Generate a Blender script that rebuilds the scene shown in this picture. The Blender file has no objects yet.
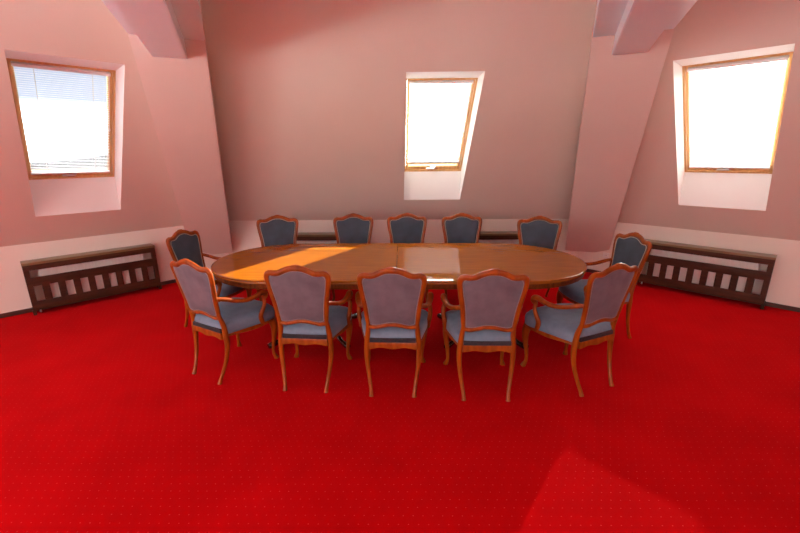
import bpy, bmesh, math, random
from mathutils import Vector, Matrix
random.seed(7)
PI = math.pi
SC = bpy.context.scene
COL = SC.collection

# ------------------------------------------------------------------ helpers
def link(o, parent=None):
    COL.objects.link(o)
    if parent: o.parent = parent
    return o

def obj(name, bm, mat, parent=None, smooth=True, angle=40):
    me = bpy.data.meshes.new(name)
    bmesh.ops.recalc_face_normals(bm, faces=bm.faces)
    bm.to_mesh(me); bm.free()
    for m in (mat if isinstance(mat, (list, tuple)) else [mat]): me.materials.append(m)
    if smooth:
        for p in me.polygons: p.use_smooth = True
        me.set_sharp_from_angle(angle=math.radians(angle))
        for p in me.polygons:                      # large flat caps keep a flat normal
            if len(p.vertices) > 12:
                p.use_smooth = False
                for li in p.loop_indices: me.edges[me.loops[li].edge_index].use_edge_sharp = True
    return link(bpy.data.objects.new(name, me), parent)

def tag(o, label=None, cat=None, group=None, kind=None):
    if label: o['label'] = label
    if cat: o['category'] = cat
    if group: o['group'] = group
    if kind: o['kind'] = kind
    return o

def thing(name, label, cat, loc=(0, 0, 0), rz=0, group=None):
    o = bpy.data.objects.new(name, None); COL.objects.link(o)
    o.empty_display_size = .1
    o.location = loc; o.rotation_euler = (0, 0, rz)
    return tag(o, label, cat, group)

def struct(name, bm, mat, parent=None, smooth=False):
    o = obj(name, bm, mat, parent, smooth)
    if not parent: o['kind'] = 'structure'
    return o

def dup(root, loc, rz, label):
    r = root.copy(); COL.objects.link(r)
    r.location = loc; r.rotation_euler = (0, 0, rz); r['label'] = label
    for ch in list(root.children):
        c = ch.copy(); COL.objects.link(c); c.parent = r
        for g in ch.children:
            d = g.copy(); COL.objects.link(d); d.parent = c
    return r

def box(bm, x0, x1, y0, y1, z0, z1, bevel=0, M=None):
    vs = [bm.verts.new((x, y, z)) for x in (x0, x1) for y in (y0, y1) for z in (z0, z1)]
    fs = [bm.faces.new([vs[i] for i in q]) for q in
          ((0, 1, 3, 2), (4, 6, 7, 5), (0, 4, 5, 1), (2, 3, 7, 6), (0, 2, 6, 4), (1, 5, 7, 3))]
    if bevel:
        es = list({e for f in fs for e in f.edges})
        r = bmesh.ops.bevel(bm, geom=es, offset=bevel, segments=2, profile=.7, affect='EDGES')
        vs = list({v for f in r['faces'] for v in f.verts} | {v for v in vs if v.is_valid})
    if M is not None:
        bmesh.ops.transform(bm, matrix=M, verts=[v for v in vs if v.is_valid])

def poly(bm, pts):
    return bm.faces.new([bm.verts.new(p) for p in pts])

def catmull(pts, n=8, closed=False):
    P = [Vector(p) for p in pts]; out = []
    N = len(P)
    for i in range(N if closed else N - 1):
        if closed: a, b, c, d = P[(i-1) % N], P[i], P[(i+1) % N], P[(i+2) % N]
        else: a, b, c, d = P[max(i-1, 0)], P[i], P[i+1], P[min(i+2, N-1)]
        for k in range(n):
            t = k / n
            out.append(.5*((2*b) + (c-a)*t + (2*a-5*b+4*c-d)*t*t + (3*b-a-3*c+d)*t**3))
    if not closed: out.append(P[-1])
    return out

def sweep(bm, pts, ref, n=8, sec=10, closed=False):
    """pts: (x,y,z,r1,r2); r1 is the half size in the plane of the curve, r2 along ref"""
    P = catmull([p[:3] for p in pts], n, closed)
    R = catmull([(p[3], p[4], 0) for p in pts], n, closed)
    ref = Vector(ref).normalized(); rings = []
    N = len(P)
    for i, p in enumerate(P):
        a = P[(i-1) % N] if closed or i else P[i]; b = P[(i+1) % N] if closed or i < N-1 else P[i]
        t = (b-a).normalized()
        s = t.cross(ref).normalized(); u = s.cross(t).normalized()
        rings.append([bm.verts.new(p + s*math.cos(2*PI*k/sec)*R[i].x + u*math.sin(2*PI*k/sec)*R[i].y) for k in range(sec)])
    for i in range(N if closed else N-1):
        A, B = rings[i], rings[(i+1) % N]
        for k in range(sec): bm.faces.new((A[k], A[(k+1) % sec], B[(k+1) % sec], B[k]))
    if not closed:
        bm.faces.new(rings[0][::-1]); bm.faces.new(rings[-1])

def loops(bm, rings, cap0=True, cap1=True):
    V = [[bm.verts.new(p) for p in r] for r in rings]
    for A, B in zip(V, V[1:]):
        n = len(A)
        for k in range(n): bm.faces.new((A[k], A[(k+1) % n], B[(k+1) % n], B[k]))
    if cap0: bm.faces.new(V[0][::-1])
    if cap1: bm.faces.new(V[-1])

def lathe(bm, prof, cx=0, cy=0, n=24):
    loops(bm, [[(cx+r*math.cos(2*PI*k/n), cy+r*math.sin(2*PI*k/n), z) for k in range(n)] for r, z in prof])

# ------------------------------------------------------------------ materials
def mat(name, col, rough=.5, **kw):
    m = bpy.data.materials.new(name); m.use_nodes = True
    b = m.node_tree.nodes['Principled BSDF']
    b.inputs['Base Color'].default_value = (*col, 1); b.inputs['Roughness'].default_value = rough
    for k, v in kw.items():
        b.inputs[k.replace('_', ' ')].default_value = v
    return m

def nodes(m):
    nt = m.node_tree
    def N(t, **kw):
        n = nt.nodes.new(t)
        for k, v in kw.items(): setattr(n, k, v)
        return n
    return nt, N, nt.links.new, nt.nodes['Principled BSDF']

def mottled(name, c1, c2, scale=8, rough=.6, bump=0, bscale=60, detail=3, stretch=(1, 1, 1), **kw):
    m = mat(name, c1, rough, **kw); nt, N, L, b = nodes(m)
    tc = N('ShaderNodeTexCoord'); mp = N('ShaderNodeMapping'); mp.inputs['Scale'].default_value = stretch
    L(tc.outputs['Object'], mp.inputs['Vector'])
    ns = N('ShaderNodeTexNoise'); ns.inputs['Scale'].default_value = scale; ns.inputs['Detail'].default_value = detail
    L(mp.outputs[0], ns.inputs['Vector'])
    rp = N('ShaderNodeValToRGB'); rp.color_ramp.elements[0].position = .35; rp.color_ramp.elements[1].position = .65
    rp.color_ramp.elements[0].color = (*c1, 1); rp.color_ramp.elements[1].color = (*c2, 1)
    L(ns.outputs['Fac'], rp.inputs[0]); L(rp.outputs[0], b.inputs['Base Color'])
    if bump:
        n2 = N('ShaderNodeTexNoise'); n2.inputs['Scale'].default_value = bscale; n2.inputs['Detail'].default_value = 4
        L(mp.outputs[0], n2.inputs['Vector'])
        bp = N('ShaderNodeBump'); bp.inputs['Strength'].default_value = bump; bp.inputs['Distance'].default_value = .004
        L(n2.outputs['Fac'], bp.inputs['Height']); L(bp.outputs[0], b.inputs['Normal'])
    return m

M_SLOPE = mottled('wall_paint', (.70, .60, .53), (.73, .625, .555), 1.3, .75, .08, 40)
M_KNEE = mottled('knee_wall_paint', (.84, .77, .70), (.87, .80, .73), 1.3, .7, .08, 40)
M_TRIM = mottled('rafter_paint', (.69, .555, .50), (.72, .58, .525), 1.3, .7, .06, 40)
M_BEAM = mottled('beam_paint', (.77, .83, .91), (.79, .85, .93), 2, .3, .04, 40)
M_REVEAL = mottled('reveal_paint', (.88, .88, .87), (.90, .90, .89), 3, .6)
M_BASE = mottled('baseboard_wood', (.05, .015, .01), (.08, .022, .014), 6, .4, stretch=(1, 1, 8))
M_PINE = mottled('pine_wood', (.58, .32, .12), (.68, .41, .17), 5, .35, .05, 60, stretch=(8, 1, 8))
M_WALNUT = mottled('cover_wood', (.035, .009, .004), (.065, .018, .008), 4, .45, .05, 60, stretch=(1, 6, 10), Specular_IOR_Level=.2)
M_TOPLIT = mottled('cover_wood_toplit', (.12, .075, .03), (.17, .11, .045), 4, .3, stretch=(1, 10, 10))  # cover wood lightened to carry the light reflected off the top board
M_RADI = mat('radiator_enamel', (.80, .78, .75), .35)
M_METAL = mat('brushed_metal', (.62, .60, .58), .3, Metallic=1)
M_PLASTIC = mat('white_plastic', (.88, .88, .86), .4)
M_DARK = mat('dark_hole', (.02, .02, .02), .6)
M_CHAIRW = mottled('chair_walnut', (.18, .031, .002), (.29, .055, .003), 5, .5, .03, 40, stretch=(4, 4, 1), Specular_IOR_Level=.1, Coat_Weight=.3, Coat_Roughness=.06)
M_PED = mottled('pedestal_wood', (.030, .008, .004), (.055, .014, .006), 5, .14, stretch=(3, 3, 1), Coat_Weight=.8, Coat_Roughness=.06)
M_PIPE = mottled('gimp_braid', (.36, .29, .23), (.46, .38, .31), 120, .8)
M_BLIND = mat('slat_enamel', (.80, .81, .83), .4)
def slat_mat():
    m = mat('translucent_slats', (.82, .83, .85), .4); nt, N, L, b = nodes(m)
    t = N('ShaderNodeBsdfTranslucent'); t.inputs[0].default_value = (.86, .87, .88, 1)
    mx = N('ShaderNodeMixShader'); mx.inputs[0].default_value = .2
    L(b.outputs[0], mx.inputs[1]); L(t.outputs[0], mx.inputs[2]); L(mx.outputs[0], nt.nodes['Material Output'].inputs[0])
    return m
M_SLAT = slat_mat()
M_CORD = mat('cord', (.85, .85, .85), .7)

def velvet(name, c1, c2, sheen, tint):
    m = mottled(name, c1, c2, 9, .75, .12, 260, Sheen_Weight=sheen, Sheen_Roughness=.35)
    m.node_tree.nodes['Principled BSDF'].inputs['Sheen Tint'].default_value = (*tint, 1)
    return m
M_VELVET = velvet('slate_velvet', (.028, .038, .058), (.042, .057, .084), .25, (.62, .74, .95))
M_SEAT_SHADE = mottled('seat_shade', (.018, .012, .018), (.028, .018, .026), 60, .9)  # near-black colour standing for the shadowed underside of the seat
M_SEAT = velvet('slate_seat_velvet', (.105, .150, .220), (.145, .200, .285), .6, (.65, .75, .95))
M_OUTER = velvet('mauve_velvet', (.095, .070, .092), (.135, .102, .130), .35, (.85, .75, .85))

M_OUTPIPE = mottled('mauve_braid', (.20, .15, .16), (.25, .19, .20), 120, .8)

def table_wood():
    m = mat('table_veneer', (.4, .13, .02), .6, Coat_Weight=.75, Coat_Roughness=.03, Coat_IOR=1.7, Specular_IOR_Level=0)
    nt, N, L, b = nodes(m)
    tc = N('ShaderNodeTexCoord'); mp = N('ShaderNodeMapping'); mp.inputs['Scale'].default_value = (1.2, 14, 14)
    L(tc.outputs['Object'], mp.inputs['Vector'])
    ns = N('ShaderNodeTexNoise'); ns.inputs['Scale'].default_value = 3.2; ns.inputs['Detail'].default_value = 6; ns.inputs['Distortion'].default_value = .6
    L(mp.outputs[0], ns.inputs['Vector'])
    rp = N('ShaderNodeValToRGB'); e = rp.color_ramp.elements
    e[0].position = .3; e[0].color = (.24, .068, .003, 1); e[1].position = .7; e[1].color = (.32, .100, .006, 1)
    L(ns.outputs['Fac'], rp.inputs[0]); L(rp.outputs[0], b.inputs['Base Color'])
    return m
M_TABLE = table_wood()

def carpet():
    m = mat('red_carpet', (.5, .002, .004), 1.0, Sheen_Weight=.03, Sheen_Roughness=.5)
    nt, N, L, b = nodes(m)
    b.inputs['Sheen Tint'].default_value = (1, .25, .3, 1)
    b.inputs['Specular IOR Level'].default_value = .02
    tc = N('ShaderNodeTexCoord')
    ns = N('ShaderNodeTexNoise'); ns.inputs['Scale'].default_value = 2.2; ns.inputs['Detail'].default_value = 5
    L(tc.outputs['Object'], ns.inputs['Vector'])
    rp = N('ShaderNodeValToRGB'); e = rp.color_ramp.elements
    e[0].position = .3; e[0].color = (.38, .0008, .002, 1); e[1].position = .7; e[1].color = (.46, .0013, .003, 1)
    L(ns.outputs['Fac'], rp.inputs[0])
    # woven dot grid, rows staggered
    sp = N('ShaderNodeSeparateXYZ'); L(tc.outputs['Object'], sp.inputs[0])
    def mth(op, a, bb=None):
        n = N('ShaderNodeMath', operation=op)
        for i, v in enumerate((a, bb)):
            if v is None: continue
            if isinstance(v, (int, float)): n.inputs[i].default_value = v
            else: L(v, n.inputs[i])
        return n.outputs[0]
    P = .048
    yy = mth('DIVIDE', sp.outputs['Y'], P); row = mth('FLOOR', yy)
    xx = mth('ADD', mth('DIVIDE', sp.outputs['X'], P), mth('MULTIPLY', mth('MODULO', mth('ABSOLUTE', row), 2), .5))
    fx = mth('SUBTRACT', mth('FRACT', xx), .5); fy = mth('SUBTRACT', mth('FRACT', yy), .5)
    d = mth('SQRT', mth('ADD', mth('MULTIPLY', fx, fx), mth('MULTIPLY', mth('MULTIPLY', fy, fy), 1.6)))
    dot = mth('LESS_THAN', d, .065)
    nz = N('ShaderNodeTexNoise'); nz.inputs['Scale'].default_value = 9; L(tc.outputs['Object'], nz.inputs['Vector'])
    dot2 = mth('MULTIPLY', dot, mth('MULTIPLY', nz.outputs['Fac'], .4))
    mx = N('ShaderNodeMix', data_type='RGBA'); L(dot2, mx.inputs['Factor']); L(rp.outputs[0], mx.inputs['A'])
    mx.inputs['B'].default_value = (.85, .22, .20, 1)
    L(mx.outputs['Result'], b.inputs['Base Color'])
    n3 = N('ShaderNodeTexNoise'); n3.inputs['Scale'].default_value = 350; L(tc.outputs['Object'], n3.inputs['Vector'])
    bp = N('ShaderNodeBump'); bp.inputs['Strength'].default_value = .3; bp.inputs['Distance'].default_value = .003
    L(n3.outputs['Fac'], bp.inputs['Height']); L(bp.outputs[0], b.inputs['Normal'])
    return m
M_CARPET = carpet()

def glass():
    m = bpy.data.materials.new('window_glass'); m.use_nodes = True
    nt = m.node_tree; nt.nodes.clear()
    o = nt.nodes.new('ShaderNodeOutputMaterial'); mx = nt.nodes.new('ShaderNodeMixShader')
    t = nt.nodes.new('ShaderNodeBsdfTransparent'); g = nt.nodes.new('ShaderNodeBsdfGlossy'); f = nt.nodes.new('ShaderNodeFresnel')
    t.inputs[0].default_value = (.96, .97, .97, 1); g.inputs['Roughness'].default_value = .02; f.inputs[0].default_value = 1.45
    nt.links.new(f.outputs[0], mx.inputs[0]); nt.links.new(t.outputs[0], mx.inputs[1]); nt.links.new(g.outputs[0], mx.inputs[2])
    nt.links.new(mx.outputs[0], o.inputs[0])
    return m
M_GLASS = glass()

# ------------------------------------------------------------------ room shell: an octagonal attic
HK = .7778; AL = .8211; CA, SA, TA = math.cos(AL), math.sin(AL), math.tan(AL)
ZC = 3.10                                   # ceiling
NAMES = ['center', 'right', 'side_right', 'rear_right', 'rear', 'rear_left', 'side_left', 'left']
PSI = [k*PI/4 for k in range(8)]
DD = [5.8617, 6.0587, 6.0, 6.0, 6.0, 6.0, 6.0, 5.9502]
WW, V0, V1, REV = .769, .4384, 2.3195, .3787
U0 = {0: .0934, 7: .2501, 1: -1.0454, 3: -.5, 4: -.8, 5: -1.7, 6: -1.7}
# (width, lower edge, upper edge) of each opening: single skylights in front, unseen glazing behind, widened to light the front slopes
OPN = {k: (WW, V0, V1) for k in (0, 1, 7)}
OPN.update({6: (3.4, .12, 2.1), 5: (3.4, .12, 2.1), 4: (1.6, .12, 2.1), 3: (1.0, .12, 2.1)})  # rear-right opening added to bring neutral light to the left walls
VERT = (3, 4, 5, 6)                             # unseen walls behind the camera, made upright so low light reaches the slopes
ZUP = Vector((0, 0, 1))
def slope_pt(k, u, v):
    if k in VERT: return nvec(k)*DD[k] + tvec(k)*u + ZUP*(HK+v)
    return nvec(k)*(DD[k]-v*CA) + tvec(k)*u + ZUP*(HK+v*SA)

def nvec(k): return Vector((math.sin(PSI[k]), math.cos(PSI[k]), 0))
def tvec(k): return Vector((math.cos(PSI[k]), -math.sin(PSI[k]), 0))
def corner(k, z):                            # between facet k and k+1
    off = max(0, (z-HK)/TA)
    a, b = nvec(k), nvec((k+1) % 8)
    d1, d2 = DD[k]-(0 if k in VERT else off), DD[(k+1) % 8]-(0 if (k+1) % 8 in VERT else off)
    det = a.x*b.y-a.y*b.x
    return Vector(((d1*b.y-d2*a.y)/det, (a.x*d2-b.x*d1)/det, z))
bm = bmesh.new(); poly(bm, [corner(k, 0) for k in range(8)]); fl = struct('floor', bm, M_CARPET)
tag(fl, 'red carpet with a fine woven dot pattern covering the whole floor')
bm = bmesh.new(); poly(bm, [corner(k, ZC) for k in range(8)]); struct('ceiling', bm, M_SLOPE)

for k in range(8):
    kp = (k-1) % 8; t = tvec(k); nm = NAMES[k]
    bm = bmesh.new()
    poly(bm, [corner(kp, 0), corner(k, 0), corner(k, HK), corner(kp, HK)])
    struct('wall_'+nm, bm, M_KNEE)
    vt = (ZC-HK)/(1 if k in VERT else SA); bm = bmesh.new(); grid = []
    if k not in OPN:
        poly(bm, [corner(kp, HK), corner(k, HK), corner(k, ZC), corner(kp, ZC)])
        struct('wall_'+nm+'_slope', bm, M_SLOPE); continue
    for v in (0, OPN[k][1], OPN[k][2], vt):
        z = HK+v*(1 if k in VERT else SA); ul = corner(kp, z).dot(t); ur = corner(k, z).dot(t)
        us = [ul, U0[k], U0[k]+OPN[k][0], ur]
        grid.append([bm.verts.new(slope_pt(k, u, v)) for u in us])
    for i in range(3):
        for j in range(3):
            if (i, j) != (1, 1): bm.faces.new((grid[i][j], grid[i][j+1], grid[i+1][j+1], grid[i+1][j]))
    struct('wall_'+nm+'_slope', bm, M_SLOPE)

# baseboards
for k in (0, 1, 7):
    a, b = corner((k-1) % 8, 0), corner(k, 0); n = nvec(k); bm = bmesh.new()
    L_ = (b-a).length
    Mx = Matrix.Translation((a+b)/2) @ Matrix.Rotation(-PSI[k], 4, 'Z')
    box(bm, -L_/2+.012, L_/2-.012, -.016, -.001, .001, .05, .003, Mx)
    struct('baseboard_'+NAMES[k], bm, M_BASE)

# ------------------------------------------------------------------ skylights
def facet_matrix(k, origin):
    """x along the wall, y up the slope, z out of the room"""
    x = tvec(k); y = -nvec(k)*CA+ZUP*SA; z = nvec(k)*SA+ZUP*CA
    if k in VERT: y, z = ZUP, nvec(k); x = y.cross(z)
    m = Matrix((x, y, z)).transposed().to_4x4(); m.translation = origin
    return m
SLAT = math.radians(25)
def window(idx, k, blind=None, handle=True):
    WW, V0, V1 = OPN[k]; LEN = V1-V0-(0 if k in VERT else REV/SA)
    p = [slope_pt(k, U0[k], V0), slope_pt(k, U0[k]+WW, V0), slope_pt(k, U0[k]+WW, V1), slope_pt(k, U0[k], V1)]
    if k in VERT: q = [v+nvec(k)*.15 for v in p]
    else: q = [p[0]+ZUP*REV, p[1]+ZUP*REV, p[2]+nvec(k)*REV/TA, p[3]+nvec(k)*REV/TA]
    root = bpy.data.objects.new('window_%d' % idx, None); COL.objects.link(root); root.empty_display_size = .1
    root['kind'] = 'structure'
    M = facet_matrix(k, q[0]); root.matrix_world = M
    Mi = M.inverted()
    bm = bmesh.new()
    for i in range(4):
        j = (i+1) % 4; poly(bm, [Mi@p[i], Mi@p[j], Mi@q[j], Mi@q[i]])
    # local axes: x 0..WW, y 0..LEN, z 0 = inner face of frame, + outside
    obj('reveal', bm, M_REVEAL, root, False)
    bm = bmesh.new()
    fw = .020
    box(bm, 0, fw, 0, LEN, 0, .09); box(bm, WW-fw, WW, 0, LEN, 0, .09)
    box(bm, fw, WW-fw, 0, fw, 0, .09); box(bm, fw, WW-fw, LEN-fw, LEN, 0, .09)
    if WW > 1:
        n = round(WW/.7)
        for i in range(1, n): box(bm, WW*i/n-.05, WW*i/n+.05, fw, LEN-fw, 0, .09)
    obj('window_frame', bm, M_PINE, root, False)
    bm = bmesh.new(); a, b_, bb = fw+.003, .032, .055
    box(bm, a, a+b_, a, LEN-a, .018, .075, .003); box(bm, WW-a-b_, WW-a, a, LEN-a, .018, .075, .003)
    box(bm, a+b_, WW-a-b_, a, a+bb, .018, .075, .003); box(bm, a+b_, WW-a-b_, LEN-a-b_, LEN-a, .018, .075, .003)
    obj('sash', bm, M_PINE, root)
    bm = bmesh.new(); g = a+b_-.006
    box(bm, g, WW-g, a+bb-.006, LEN-g, .052, .056)
    obj('glass_pane', bm, M_GLASS, root, False)
    if handle:
        bm = bmesh.new(); cx = WW*.5
        box(bm, cx-.035, cx+.035, .05, .075, -.002, .0185, .003)
        box(bm, cx-.09, cx+.02, .054, .070, -.022, -.006, .004)
        box(bm, cx-.01, cx+.012, .056, .068, -.01, .0, .002)
        obj('handle', bm, M_METAL, root)
    # portal so the renderer finds the daylight
    ld = bpy.data.lights.new('daylight_portal', 'AREA'); ld.shape = 'RECTANGLE'; ld.size = WW-.1; ld.size_y = LEN-.1
    ld.cycles.is_portal = True
    lo = bpy.data.objects.new('daylight_portal', ld); COL.objects.link(lo)
    lo.matrix_world = M @ Matrix.Translation((WW/2, LEN/2, .1))   # area light shines along -z = into the room
    if blind:
        label, tilt, drop = blind
        br = thing('venetian_blind', label, 'blind'); br.matrix_world = M
        br['group'] = 'venetian blinds in the skylights'
        bx0, bx1 = fw+.022, WW-fw-.022
        ytop = LEN-fw-.012
        bm = bmesh.new(); box(bm, bx0, bx1, ytop-.028, ytop, -.012, .0165, .003); obj('head_rail', bm, M_BLIND, br)
        # slats: their cross direction is set in the vertical plane: tilt below horizontal towards the room
        out_h = Vector((0, -CA, SA))        # outward horizontal in local (y up the slope, z out)
        up_v = Vector((0, SA, CA))
        dr = out_h*math.cos(tilt)+up_v*math.sin(tilt)   # room edge low, outer edge high when tilt > 0
        nr = dr.cross(Vector((1, 0, 0)))
        bm = bmesh.new(); pitch = .0215; hw = .0115; y = ytop-.045; yb = drop
        while y > yb+.02:
            c = Vector((0, y, .004)); prof = []
            for s in (-1, -.5, 0, .5, 1):
                prof.append(c+dr*(hw*s)+nr*(.0016*(1-s*s)))
            A = [bm.verts.new((bx0+.004, v.y, v.z)) for v in prof]; B = [bm.verts.new((bx1-.004, v.y, v.z)) for v in prof]
            for i in range(4): bm.faces.new((A[i], A[i+1], B[i+1], B[i]))
            y -= pitch
        obj('slats', bm, M_SLAT, br)
        bm = bmesh.new(); box(bm, bx0+.002, bx1-.002, y-.008, y+.008, -.006, .014, .003); obj('bottom_rail', bm, M_BLIND, br)
        for fx in (.2, .8):
            xx = bx0+(bx1-bx0)*fx; bm = bmesh.new()
            sweep(bm, [(xx, ytop-.03, -.0095, .0016, .0016), (xx, y, -.0095, .0016, .0016)], (1, 0, 0), 1, 6)
            sweep(bm, [(xx, ytop-.03, .0155, .0012, .0012), (xx, y, .0155, .0012, .0012)], (1, 0, 0), 1, 6)
            obj('ladder_cord', bm, M_CORD, br)
        bm = bmesh.new(); xx = bx1-.012
        sweep(bm, [(xx, ytop-.03, -.014, .002, .002), (xx, ytop-.62, -.018, .002, .002)], (1, 0, 0), 1, 6)
        lathe_b = [(xx, ytop-.62, -.018, .002, .002), (xx, ytop-.63, -.018, .006, .006), (xx, ytop-.655, -.018, .007, .007), (xx, ytop-.665, -.018, .003, .003)]
        sweep(bm, lathe_b, (1, 0, 0), 3, 8)
        obj('pull_cord', bm, M_CORD, br)
    return root
BLIND_Y = .075
window(1, 7, ('white venetian blind in the left skylight with its upper slats showing blue sky', math.radians(12), BLIND_Y))
window(2, 0, ('white venetian blind in the narrow middle skylight straight behind the table', math.radians(14), BLIND_Y+.075))
window(3, 1, ('white venetian blind glowing with sun in the right skylight', math.radians(-33), BLIND_Y))
for i, k in enumerate((3, 4, 5, 6)): window(4+i, k, None)  # unseen windows behind the camera, shaped as fill light for the room

# ------------------------------------------------------------------ boxed hip rafters and collar beams
HS = math.atan(TA*math.cos(PI/8))
def hip(k, side, lat0, lat1, m0, m1, n1, n2):
    c = corner(k, HK); s8, c8 = math.sin(PI/8), math.cos(PI/8)
    b = Vector((-s8*side, -c8, 0)); t = Vector((c8, -s8*side, 0))
    def W(lat, inn, z): return Vector((c.x, c.y, 0))+t*lat+b*inn+ZUP*z
    OFF = .56
    zin = lambda z: OFF+(z-HK)/math.tan(HS)
    def prism(bm, l0, l1, prof, bevel=.006):
        vs = []
        A = [bm.verts.new(W(l0, i, z)) for i, z in prof]; B = [bm.verts.new(W(l1, i, z)) for i, z in prof]
        fs = [bm.faces.new(A), bm.faces.new(B[::-1])]
        n = len(A)
        for i in range(n): fs.append(bm.faces.new((A[i], B[i], B[(i+1) % n], A[(i+1) % n])))
        bmesh.ops.bevel(bm, geom=list({e for f in fs for e in f.edges}), offset=bevel, segments=2, affect='EDGES')
    zb = .305
    bm = bmesh.new()
    prism(bm, lat0, lat1, [(zin(zb), zb), (zin(ZC-.003), ZC-.003), (zin(ZC)-.60, ZC-.003), (zin(zb)-.20, zb)])
    struct(n1, bm, M_TRIM, smooth=True)
    bm = bmesh.new(); e = 4.9
    prism(bm, lat0+.001, lat1-.001, [(zin(2.615)-.02, 2.615), (e, 2.615), (e, ZC-.004), (zin(ZC)-.02, ZC-.004)])
    prism(bm, m0, m1, [(zin(2.49)-.02, 2.49), (e, 2.49), (e, 2.618), (zin(2.615)-.02, 2.618)])
    struct(n2, bm, M_BEAM, smooth=True)
hip(7, -1, -.487, .062, -.357, -.095, 'trim_1', 'trim_3')
hip(0, 1, -.185, .385, -.02, .243, 'trim_2', 'trim_4')

# ------------------------------------------------------------------ radiators and their slatted covers
COVL, COVD, COVH = 1.29, .195, .60
def make_cover():
    r = thing('radiator_cover', '', 'radiator cover')
    h = COVL/2; y0 = -COVD
    bm = bmesh.new(); box(bm, -h, h, y0-.004, -.018, .572, .60, .004); obj('top_board', bm, M_TOPLIT, r)
    bm = bmesh.new()
    yf0, yf1 = y0, y0+.02
    box(bm, -h+.002, h-.002, yf0, yf1, .512, .5715, .002)
    box(bm, -h+.002, h-.002, yf0, yf1, .335, .430, .002)
    box(bm, -h+.002, h-.002, yf0, yf1, .060, .160, .002)
    P = .139; c = [(-4+i)*P for i in range(9)]; hwn = .036
    edges = [-h+.002]+[v for x in c for v in (x-hwn, x+hwn)]+[h-.002]
    for i in range(0, len(edges), 2):
        box(bm, edges[i], edges[i+1], yf0+.002, yf1-.001, .158, .337)
    box(bm, -h+.002, -h+.05, yf0+.002, yf1-.001, .428, .514); box(bm, h-.05, h-.002, yf0+.002, yf1-.001, .428, .514)
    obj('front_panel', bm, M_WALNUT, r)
    for s in (-1, 1):
        bm = bmesh.new(); x = s*(h-.011)
        box(bm, x-.009, x+.009, y0+.0205, -.018, .055, .5715, .002); obj('side_panel', bm, M_WALNUT, r)
        for yy in (y0+.03, -.045):
            bm = bmesh.new(); box(bm, x-.016, x+.016, yy-.016, yy+.016, .001, .062, .003); obj('foot', bm, M_WALNUT, r)
    return r
def make_radiator():
    r = thing('radiator', '', 'radiator')
    bm = bmesh.new(); w = .52
    box(bm, -w, w, -.125, -.118, .10, .52, .003); box(bm, -w, w, -.055, -.048, .10, .52, .003)
    n = 31
    for i in range(n):
        x = -w+.018+(2*w-.036)*i/(n-1)
        box(bm, x-.008, x+.008, -.136, -.124, .125, .495, .005)
    obj('panel', bm, M_RADI, r)
    bm = bmesh.new()
    for i in range(27):
        x = -w+.02+(2*w-.04)*i/26; box(bm, x-.012, x+.012, -.117, -.056, .515, .523)
    box(bm, -w, w, -.119, -.114, .505, .525); box(bm, -w, w, -.060, -.055, .505, .525)
    obj('top_grille', bm, M_RADI, r)
    for s in (-1, 1):
        bm = bmesh.new(); box(bm, s*.4-.012, s*.4+.012, -.05, -.002, .25, .30, .002); obj('bracket', bm, M_RADI, r)
    bm = bmesh.new()
    sweep(bm, [(-w, -.085, .13, .009, .009), (-w-.05, -.085, .13, .009, .009), (-w-.06, -.085, .11, .009, .009), (-w-.06, -.085, .03, .009, .009), (-w-.06, -.085, .002, .009, .009)], (0, 1, 0), 4, 8)
    obj('supply_pipe', bm, M_RADI, r)
    bm = bmesh.new()
    sweep(bm, [(-w-.045, -.085, .13, .013, .013), (-w-.085, -.085, .13, .013, .013), (-w-.09, -.085, .13, .02, .02), (-w-.115, -.085, .13, .021, .021), (-w-.118, -.085, .13, .015, .015)], (0, 1, 0), 3, 12)
    obj('valve', bm, M_PLASTIC, r)
    return r
def wall_place(k, u): p = nvec(k)*DD[k]+tvec(k)*u; return (p.x, p.y, 0), -PSI[k]
cov, rad = make_cover(), make_radiator()
spots = [(7, .687, 'dark wooden slatted radiator cover under the left skylight', 'white ribbed radiator behind the slots of the cover under the left skylight'),
         (1, -.754, 'dark wooden slatted radiator cover under the sunlit right skylight', 'white ribbed radiator behind the slots of the cover under the right skylight'),
         (0, -1.13, 'dark radiator cover on the back wall showing between the two leftmost far chairs', 'white radiator in the back wall cover between the two leftmost far chairs'),
         (0, 1.50, 'dark radiator cover on the back wall showing between the two rightmost far chairs', 'white radiator in the back wall cover between the two rightmost far chairs')]
for i, (k, u, lc, lr) in enumerate(spots):
    p, rz = wall_place(k, u)
    for proto, lab, g in ((cov, lc, 'radiator covers along the knee walls'), (rad, lr, 'radiators inside the covers')):
        if i == 0:
            proto.location = p; proto.rotation_euler = (0, 0, rz); proto['label'] = lab; proto['group'] = g
        else: dup(proto, p, rz, lab)

# wall socket on the right knee wall beside the boxed rafter
p, rz = wall_place(1, -1.845)
so = thing('wall_socket', 'small white wall socket low on the wall beside the right boxed rafter', 'socket', (p[0], p[1], .29), rz)
bm = bmesh.new(); box(bm, -.041, .041, -.012, -.001, -.041, .041, .004); obj('cover_plate', bm, M_PLASTIC, so)
bm = bmesh.new(); loops(bm, [[(r*math.cos(2*PI*i/20), y, r*math.sin(2*PI*i/20)) for i in range(20)] for r, y in ((.022, -.012), (.022, -.0135), (.019, -.0135), (.018, -.0125))]); obj('socket_well', bm, M_PLASTIC, so)
bm = bmesh.new()
for s in (-1, 1): loops(bm, [[(s*.0095+.003*math.cos(2*PI*i/10), y, .003*math.sin(2*PI*i/10)) for i in range(10)] for y in (-.0125, -.0138)])
obj('pin_holes', bm, M_DARK, so)

M_APRON = mottled('apron_veneer', (.09, .020, .002), (.16, .040, .005), 6, .5, stretch=(6, 6, 1), Specular_IOR_Level=.1, Coat_Weight=.4, Coat_Roughness=.08)
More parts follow.
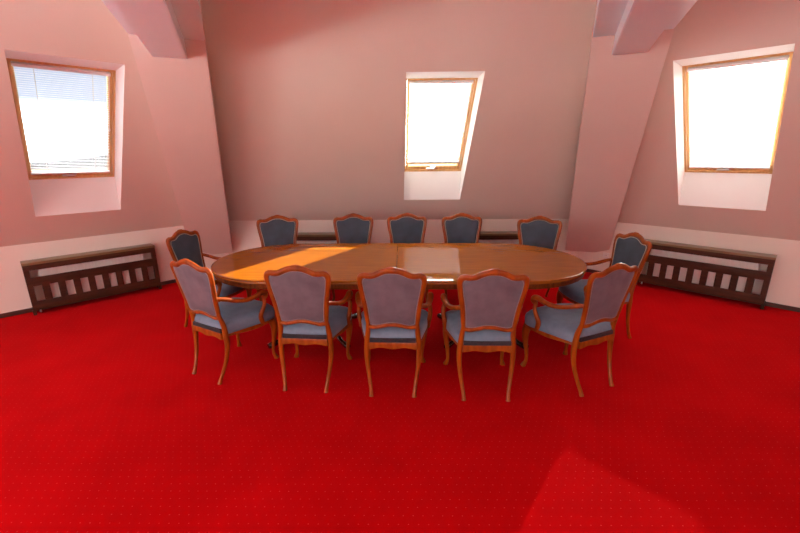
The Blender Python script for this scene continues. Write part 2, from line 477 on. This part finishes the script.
# ------------------------------------------------------------------ oval table
TX, TY, TRZ = -.002, 3.640, -.012
TBL = thing('conference_table', 'long oval polished wooden conference table on the red carpet', 'table', (TX, TY, 0), TRZ)
RX, RY, SX = .70, .690, 1.0
def oval(off=0, n=24):
    pts = []
    for i in range(n+1):
        a = -PI/2+PI*i/n; pts.append((SX+(RX+off)*math.cos(a), (RY+off)*math.sin(a)))
    for i in range(n+1):
        a = PI/2+PI*i/n; pts.append((-SX+(RX+off)*math.cos(a), (RY+off)*math.sin(a)))
    return pts
def half(pts, s):
    """points of the oval with s*x > 0, closed along the joint x = s*gap"""
    g = .0007*s; P = [p for p in pts if s*p[0] > 0]
    if s > 0: return [(g, P[0][1])]+P+[(g, P[-1][1])]
    return [(g, P[0][1])]+P+[(g, P[-1][1])]
for s in (1, -1):
    bm = bmesh.new(); R = []
    for off, z in ((-.012, .730), (-.002, .731), (0, .736), (-.003, .741), (-.004, .745), (.0, .749), (0, .754), (-.004, .7585), (-.010, .760)):
        pr = [(x, y) for x, y in half(oval(off), s)]
        R.append([(x, y, z) for x, y in pr])
    # ease the joint edge a little on the top ring
    R[-1] = [(x+(.0012*s if abs(x) < .01 else 0), y, z) for x, y, z in R[-1]]
    loops(bm, R)
    obj('top_half', bm, M_TABLE, TBL)
bm = bmesh.new(); o1, o2 = oval(-.022), oval(-.045)
loops(bm, [[(x, y, z) for x, y in o] for o, z in ((o2, .7295), (o1, .7295), (o1, .698), (oval(-.017), .695), (oval(-.017), .687), (o1, .684), (o2, .684), (o2, .7295))], False, False)
obj('apron', bm, M_APRON, TBL)
for px in (-.80, .80):
    bm = bmesh.new()
    lathe(bm, [(.17, .728), (.17, .70), (.09, .69), (.06, .66), (.052, .60), (.07, .54), (.085, .48), (.08, .42), (.055, .37), (.065, .345), (.075, .33), (.075, .17), (.06, .155), (.03, .145)], px, 0)
    ped = obj('pedestal', bm, M_PED, TBL)
    for a in (45, 135, 225, 315):
        d = Vector((math.cos(math.radians(a)), math.sin(math.radians(a)), 0)); rf = Vector((-d.y, d.x, 0))
        def q(r, z, r1, r2): return (px+d.x*r, d.y*r, z, r1, r2)
        bm = bmesh.new()
        sweep(bm, [q(.05, .27, .045, .026), q(.12, .275, .042, .026), q(.22, .215, .034, .024), q(.32, .11, .027, .022), q(.40, .055, .022, .020), q(.455, .040, .026, .024), q(.49, .038, .030, .028), q(.515, .034, .024, .022)], rf, 6, 12)
        obj('foot', bm, M_PED, ped)

# ------------------------------------------------------------------ armchairs
def yb(z, x=0): return -.215-(z-.45)*.18-.016*(1-(x/.23)**2)
def make_chair(arms=True, bw=1.0):
    r = thing('armchair' if arms else 'side_chair', '', 'chair')
    # back frame outline, right half from the crest to the bottom rail
    hf = [(0, .964), (.045, .960), (.085, .945), (.125, .926), (.160, .923), (.190, .925), (.210, .913), (.217, .885), (.214, .85), (.205, .79), (.194, .73), (.185, .67), (.179, .61), (.175, .565), (.168, .532), (.125, .525), (.08, .535), (.04, .545), (0, .548)]
    hf = [(x*bw if z > .6 else x, z) for x, z in hf]
    full = hf+[(-x, z) for x, z in hf[-2:0:-1]]
    bm = bmesh.new()
    pts = []
    for x, z in full:
        w = .021 if z > .9 else (.018 if z > .6 else .0155)
        pts.append((x, yb(z, x), z, w, .016))
    sweep(bm, pts, (0, 1, 0), 5, 12, True)
    # carved crest
    sweep(bm, [(-.05, yb(.972, .05)+.002, .966, .006, .008), (-.02, yb(.98)+.002, .979, .010, .013), (.02, yb(.98)+.002, .979, .010, .013), (.05, yb(.972, .05)+.002, .966, .006, .008)], (0, 1, 0), 5, 8)
    obj('back_frame', bm, M_CHAIRW, r)
    # back upholstery (front and outer shell in one mesh)
    C = catmull([(x, 0, z) for x, z in full], 5, True); cz = .745
    def ring(f, dy): return [(p.x*f, yb(cz+(p.z-cz)*f, p.x*f)+dy, cz+(p.z-cz)*f) for p in C]
    bm = bmesh.new()
    loops(bm, [ring(.08, -.011), ring(.3, -.0115), ring(.6, -.0115), ring(.85, -.009), ring(.93, -.004), ring(.95, 0)], True, False)
    outer = obj('outer_back', bm, M_OUTER, r); outer['label'] = 'mauve velvet outer back'
    bm = bmesh.new()
    loops(bm, [ring(.95, 0), ring(.93, .008), ring(.85, .018), ring(.7, .025), ring(.4, .030), ring(.08, .031)], False, True)
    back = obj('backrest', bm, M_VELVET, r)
    bm = bmesh.new()
    q = ring(.90, .0135)[::3]; sweep(bm, [(*p, .0036, .0036) for p in q], (0, 1, 0), 2, 6, True)
    obj('piping', bm, M_PIPE, back)
    bm = bmesh.new(); q = ring(.905, -.0065)[::3]; sweep(bm, [(*p, .003, .003) for p in q], (0, 1, 0), 2, 6, True)
    obj('piping', bm, M_OUTPIPE, outer)
    # seat outline
    hs = [(0, .285), (.09, .283), (.17, .268), (.235, .240), (.268, .20), (.270, .14), (.255, .05), (.232, -.05), (.210, -.14), (.190, -.205), (.15, -.222), (.08, -.226), (0, -.228)]
    so_ = hs+[(-x, y) for x, y in hs[-2:0:-1]]
    S = catmull([(x, y, 0) for x, y in so_], 5, True)
    def sr(f, z, dz=0): return [(p.x*f, .02+(p.y-.02)*f, z) for p in S]
    bm = bmesh.new()
    loops(bm, [sr(.95, .380), sr(.985, .384), sr(1.0, .395), sr(1.012, .42), sr(1.012, .445), sr(.995, .463), sr(.95, .476), sr(.86, .486), sr(.7, .494), sr(.45, .499), sr(.15, .501)])
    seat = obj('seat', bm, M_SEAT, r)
    bm = bmesh.new(); box(bm, -.166, .166, -.240, -.222, .404, .434, .004); obj('shade_band', bm, M_SEAT_SHADE, seat)  # dark strip added where the rear seat edge falls into shade
    bm = bmesh.new()
    def rail(f, z, amp):
        out = []
        for p in S:
            a = math.atan2(p.y, p.x); out.append((p.x*f, .02+(p.y-.02)*f, z-amp*(.5-.5*math.cos(4*a))))
        return out
    loops(bm, [rail(.94, .388, 0), rail(1.010, .390, 0), rail(1.018, .384, 0), rail(1.008, .378, 0), rail(1.003, .366, -.010), rail(1.010, .360, -.012), rail(.985, .356, -.012), rail(.93, .360, -.012), rail(.94, .388, 0)], False, False)
    A = [(-.172+.344*i/16) for i in range(17)]
    loops(bm, [[(x, y, z) for x in A]+[(x, y2, z2) for x in A[::-1]] for y, z, y2, z2 in ((-.244, .404, -.222, .404),)]+
          [[(x, -.246, .400) for x in A]+[(x, -.222, .400) for x in A[::-1]]]+
          [[(x, -.246, .360-.006*math.cos(4*PI*x/.344)) for x in A]+[(x, -.222, .360-.006*math.cos(4*PI*x/.344)) for x in A[::-1]]])
    obj('seat_rail', bm, M_CHAIRW, r)
    for s in (-1, 1):
        # rear post and leg
        bm = bmesh.new()
        sweep(bm, [(s*.177, yb(.60, .17), .60, .012, .013), (s*.175, yb(.54, .17), .54, .015, .016), (s*.180, -.217, .46, .019, .020), (s*.187, -.213, .38, .021, .022), (s*.190, -.214, .30, .019, .019), (s*.183, -.228, .20, .0155, .0155), (s*.168, -.258, .10, .0135, .0135), (s*.158, -.285, .035, .013, .014), (s*.157, -.300, .001, .016, .017)], (0, 1, 0), 6, 12)
        obj('leg', bm, M_CHAIRW, r)
        # front cabriole leg
        bm = bmesh.new()
        sweep(bm, [(s*.218, .195, .408, .030, .030), (s*.232, .212, .36, .034, .034), (s*.240, .222, .30, .029, .029), (s*.236, .218, .22, .021, .021), (s*.226, .208, .13, .0155, .0155), (s*.223, .206, .06, .0135, .0135), (s*.232, .216, .022, .018, .018), (s*.238, .222, .001, .021, .021)], (0, 1, 0), 6, 12)
        obj('leg', bm, M_CHAIRW, r)
        if not arms: continue
        # arm with its scroll and swept support
        bm = bmesh.new()
        sweep(bm, [(s*.186, yb(.69, .19)+.004, .690, .015, .015), (s*.205, -.20, .672, .0165, .018), (s*.234, -.12, .641, .0165, .020), (s*.260, -.04, .628, .017, .021), (s*.275, .03, .637, .018, .022), (s*.280, .080, .650, .020, .023), (s*.280, .118, .644, .021, .023), (s*.279, .130, .620, .018, .020), (s*.275, .118, .596, .0145, .016)], (1, 0, 0), 6, 12)
        arm = obj('arm', bm, M_CHAIRW, r)
        bm = bmesh.new()
        sweep(bm, [(s*.279, .115, .632, .015, .016), (s*.266, .114, .595, .015, .016), (s*.279, .108, .555, .0155, .016), (s*.280, .085, .510, .017, .017), (s*.275, .066, .470, .019, .018), (s*.266, .072, .430, .020, .018), (s*.266, .086, .385, .018, .015)], (1, 0, 0), 6, 12)
        obj('arm_support', bm, M_CHAIRW, arm)
    return r
chair = make_chair(); side = make_chair(False, 1.08)
R_ = math.radians
# (reference point under the crest, facing angle measured from +Y counter-clockwise in degrees, label)
seats = [
    ((-.690, 2.622), -4.5, 'carved armchair seen from behind, second from left in the near row'),
    ((-.038, 2.556), -2.0, 'carved armchair seen from behind, middle one of the near row'),
    ((.628, 2.506), -1.2, 'carved armchair seen from behind, just in front of the bright reflection on the table'),
    ((-1.515, 2.800), -29, 'carved armchair with blue seat angled at the near left end of the table'),
    ((1.475, 2.630), 25, 'carved armchair with blue seat angled at the near right end of the table'),
    ((-2.168, 3.962), -101, 'carved armchair at the left end of the table, beside the left radiator cover'),
    ((2.188, 3.678), 98, 'carved armchair with pale lit backrest at the right end of the table'),
    ((-1.485, 4.923), -168, 'dark-backed chair leftmost of the five along the far side of the table'),
    ((-.553, 5.013), -178, 'dark-backed chair second from left along the far side of the table'),
    ((.124, 5.028), 180, 'dark-backed chair middle of five along the far side of the table'),
    ((.809, 4.999), 179, 'dark-backed chair second from right along the far side, behind the bright table reflection'),
    ((1.679, 4.715), 168, 'blue-backed chair rightmost of the five along the far side of the table'),
]
for i, ((x, y), deg, lab) in enumerate(seats):
    a = R_(deg); f = Vector((-math.sin(a), math.cos(a)))
    loc = (x+f.x*.30, y+f.y*.30, 0)
    if i == 0:
        chair.location = loc; chair.rotation_euler = (0, 0, a); chair['label'] = lab; chair['group'] = 'carved armchairs around the oval table'
    elif i == 7:
        side.location = loc; side.rotation_euler = (0, 0, a); side['label'] = lab; side['group'] = 'armless chairs along the far side of the table'
    else: dup(side if i > 7 else chair, loc, a, lab)

# ------------------------------------------------------------------ sky and sun
w = bpy.data.worlds.new('sky'); SC.world = w; w.use_nodes = True
nt = w.node_tree; L = nt.links.new
bg = nt.nodes['Background']
tc = nt.nodes.new('ShaderNodeTexCoord'); sp = nt.nodes.new('ShaderNodeSeparateXYZ'); L(tc.outputs['Generated'], sp.inputs[0])
def mr(src, a, b, c, d):
    n = nt.nodes.new('ShaderNodeMapRange'); n.interpolation_type = 'SMOOTHSTEP'
    L(src, n.inputs['Value'])
    for k, v in zip(('From Min', 'From Max', 'To Min', 'To Max'), (a, b, c, d)): n.inputs[k].default_value = v
    return n.outputs[0]
def ma(op, a, b):
    n = nt.nodes.new('ShaderNodeMath'); n.operation = op
    for i, v in enumerate((a, b)):
        if isinstance(v, (int, float)): n.inputs[i].default_value = v
        else: L(v, n.inputs[i])
    return n.outputs[0]
SUNSIDE, AWAY, BLUE = 62.0, 11.5, 1.5
# bright haze around the sun, duller elsewhere, a clear blue patch above a white cloud bank low on the left
sunward = ma('ADD', ma('MULTIPLY', sp.outputs['X'], .635), ma('MULTIPLY', sp.outputs['Y'], .772))
ground_glow = mr(sp.outputs['Z'], -.3, -.02, 34, 0)      # glow added below the horizon to light slopes and beam undersides
zenith = mr(sp.outputs['Z'], .55, .95, 0, 30)  # extra overhead brightness added to lift the skylight sills
front = ma('ADD', ma('ADD', mr(sunward, .25, .9, AWAY, SUNSIDE), ground_glow), zenith)
leftness = mr(ma('SUBTRACT', ma('MULTIPLY', sp.outputs['Y'], .55), ma('MULTIPLY', sp.outputs['X'], .83)), .55, .85, 0, 1)
patch = leftness
rgb = nt.nodes.new('ShaderNodeMix'); rgb.data_type = 'RGBA'; L(mr(sp.outputs['Z'], .050, .105, 0, 1), rgb.inputs['Factor'])
rgb.inputs['A'].default_value = (20, 21, 23, 1); rgb.inputs['B'].default_value = (.50*BLUE, .60*BLUE, .80*BLUE, 1)
wh = nt.nodes.new('ShaderNodeCombineColor')
L(front, wh.inputs[0]); L(ma('MULTIPLY', front, .99), wh.inputs[1]); L(ma('MULTIPLY', front, .975), wh.inputs[2])
mx = nt.nodes.new('ShaderNodeMix'); mx.data_type = 'RGBA'; L(patch, mx.inputs['Factor'])
L(wh.outputs[0], mx.inputs['A']); L(rgb.outputs['Result'], mx.inputs['B'])
L(mx.outputs['Result'], bg.inputs['Color']); bg.inputs['Strength'].default_value = 1
w.cycles.sampling_method = 'MANUAL'; w.cycles.sample_map_resolution = 512

sd = bpy.data.lights.new('sun', 'SUN'); sd.energy = 85; sd.angle = R_(.6); sd.color = (1, .93, .80)
so2 = bpy.data.objects.new('sun', sd); COL.objects.link(so2)
sdir = Vector((-1.50, -1.74, -1)).normalized()
so2.rotation_euler = sdir.to_track_quat('-Z', 'Y').to_euler(); so2.location = (8, 9, 7)

# ------------------------------------------------------------------ camera
cam = bpy.data.cameras.new('camera'); co = bpy.data.objects.new('camera', cam); COL.objects.link(co)
cam.sensor_width = 36; cam.lens = 400.88*36/800; cam.shift_x = (400-391.7)/800; cam.clip_start = .05
Rv, Dv, Fv = Vector((.9999, .0124, -.0079)), Vector((-.0042, -.2689, -.9631)), Vector((-.0141, .9631, -.2689))
m = Matrix((Rv, -Dv, -Fv)).transposed().to_4x4(); m.translation = (0, 0, 1.70)
co.matrix_world = m
SC.camera = co

SC.view_settings.view_transform = 'Standard'; SC.view_settings.look = 'None'
SC.view_settings.gamma = 1; SC.view_settings.use_curve_mapping = False
SC.view_settings.exposure = -0.7
SC.cycles.max_bounces = 14; SC.cycles.diffuse_bounces = 8; SC.cycles.glossy_bounces = 4; SC.cycles.transparent_max_bounces = 12
SC.cycles.sample_clamp_indirect = 8
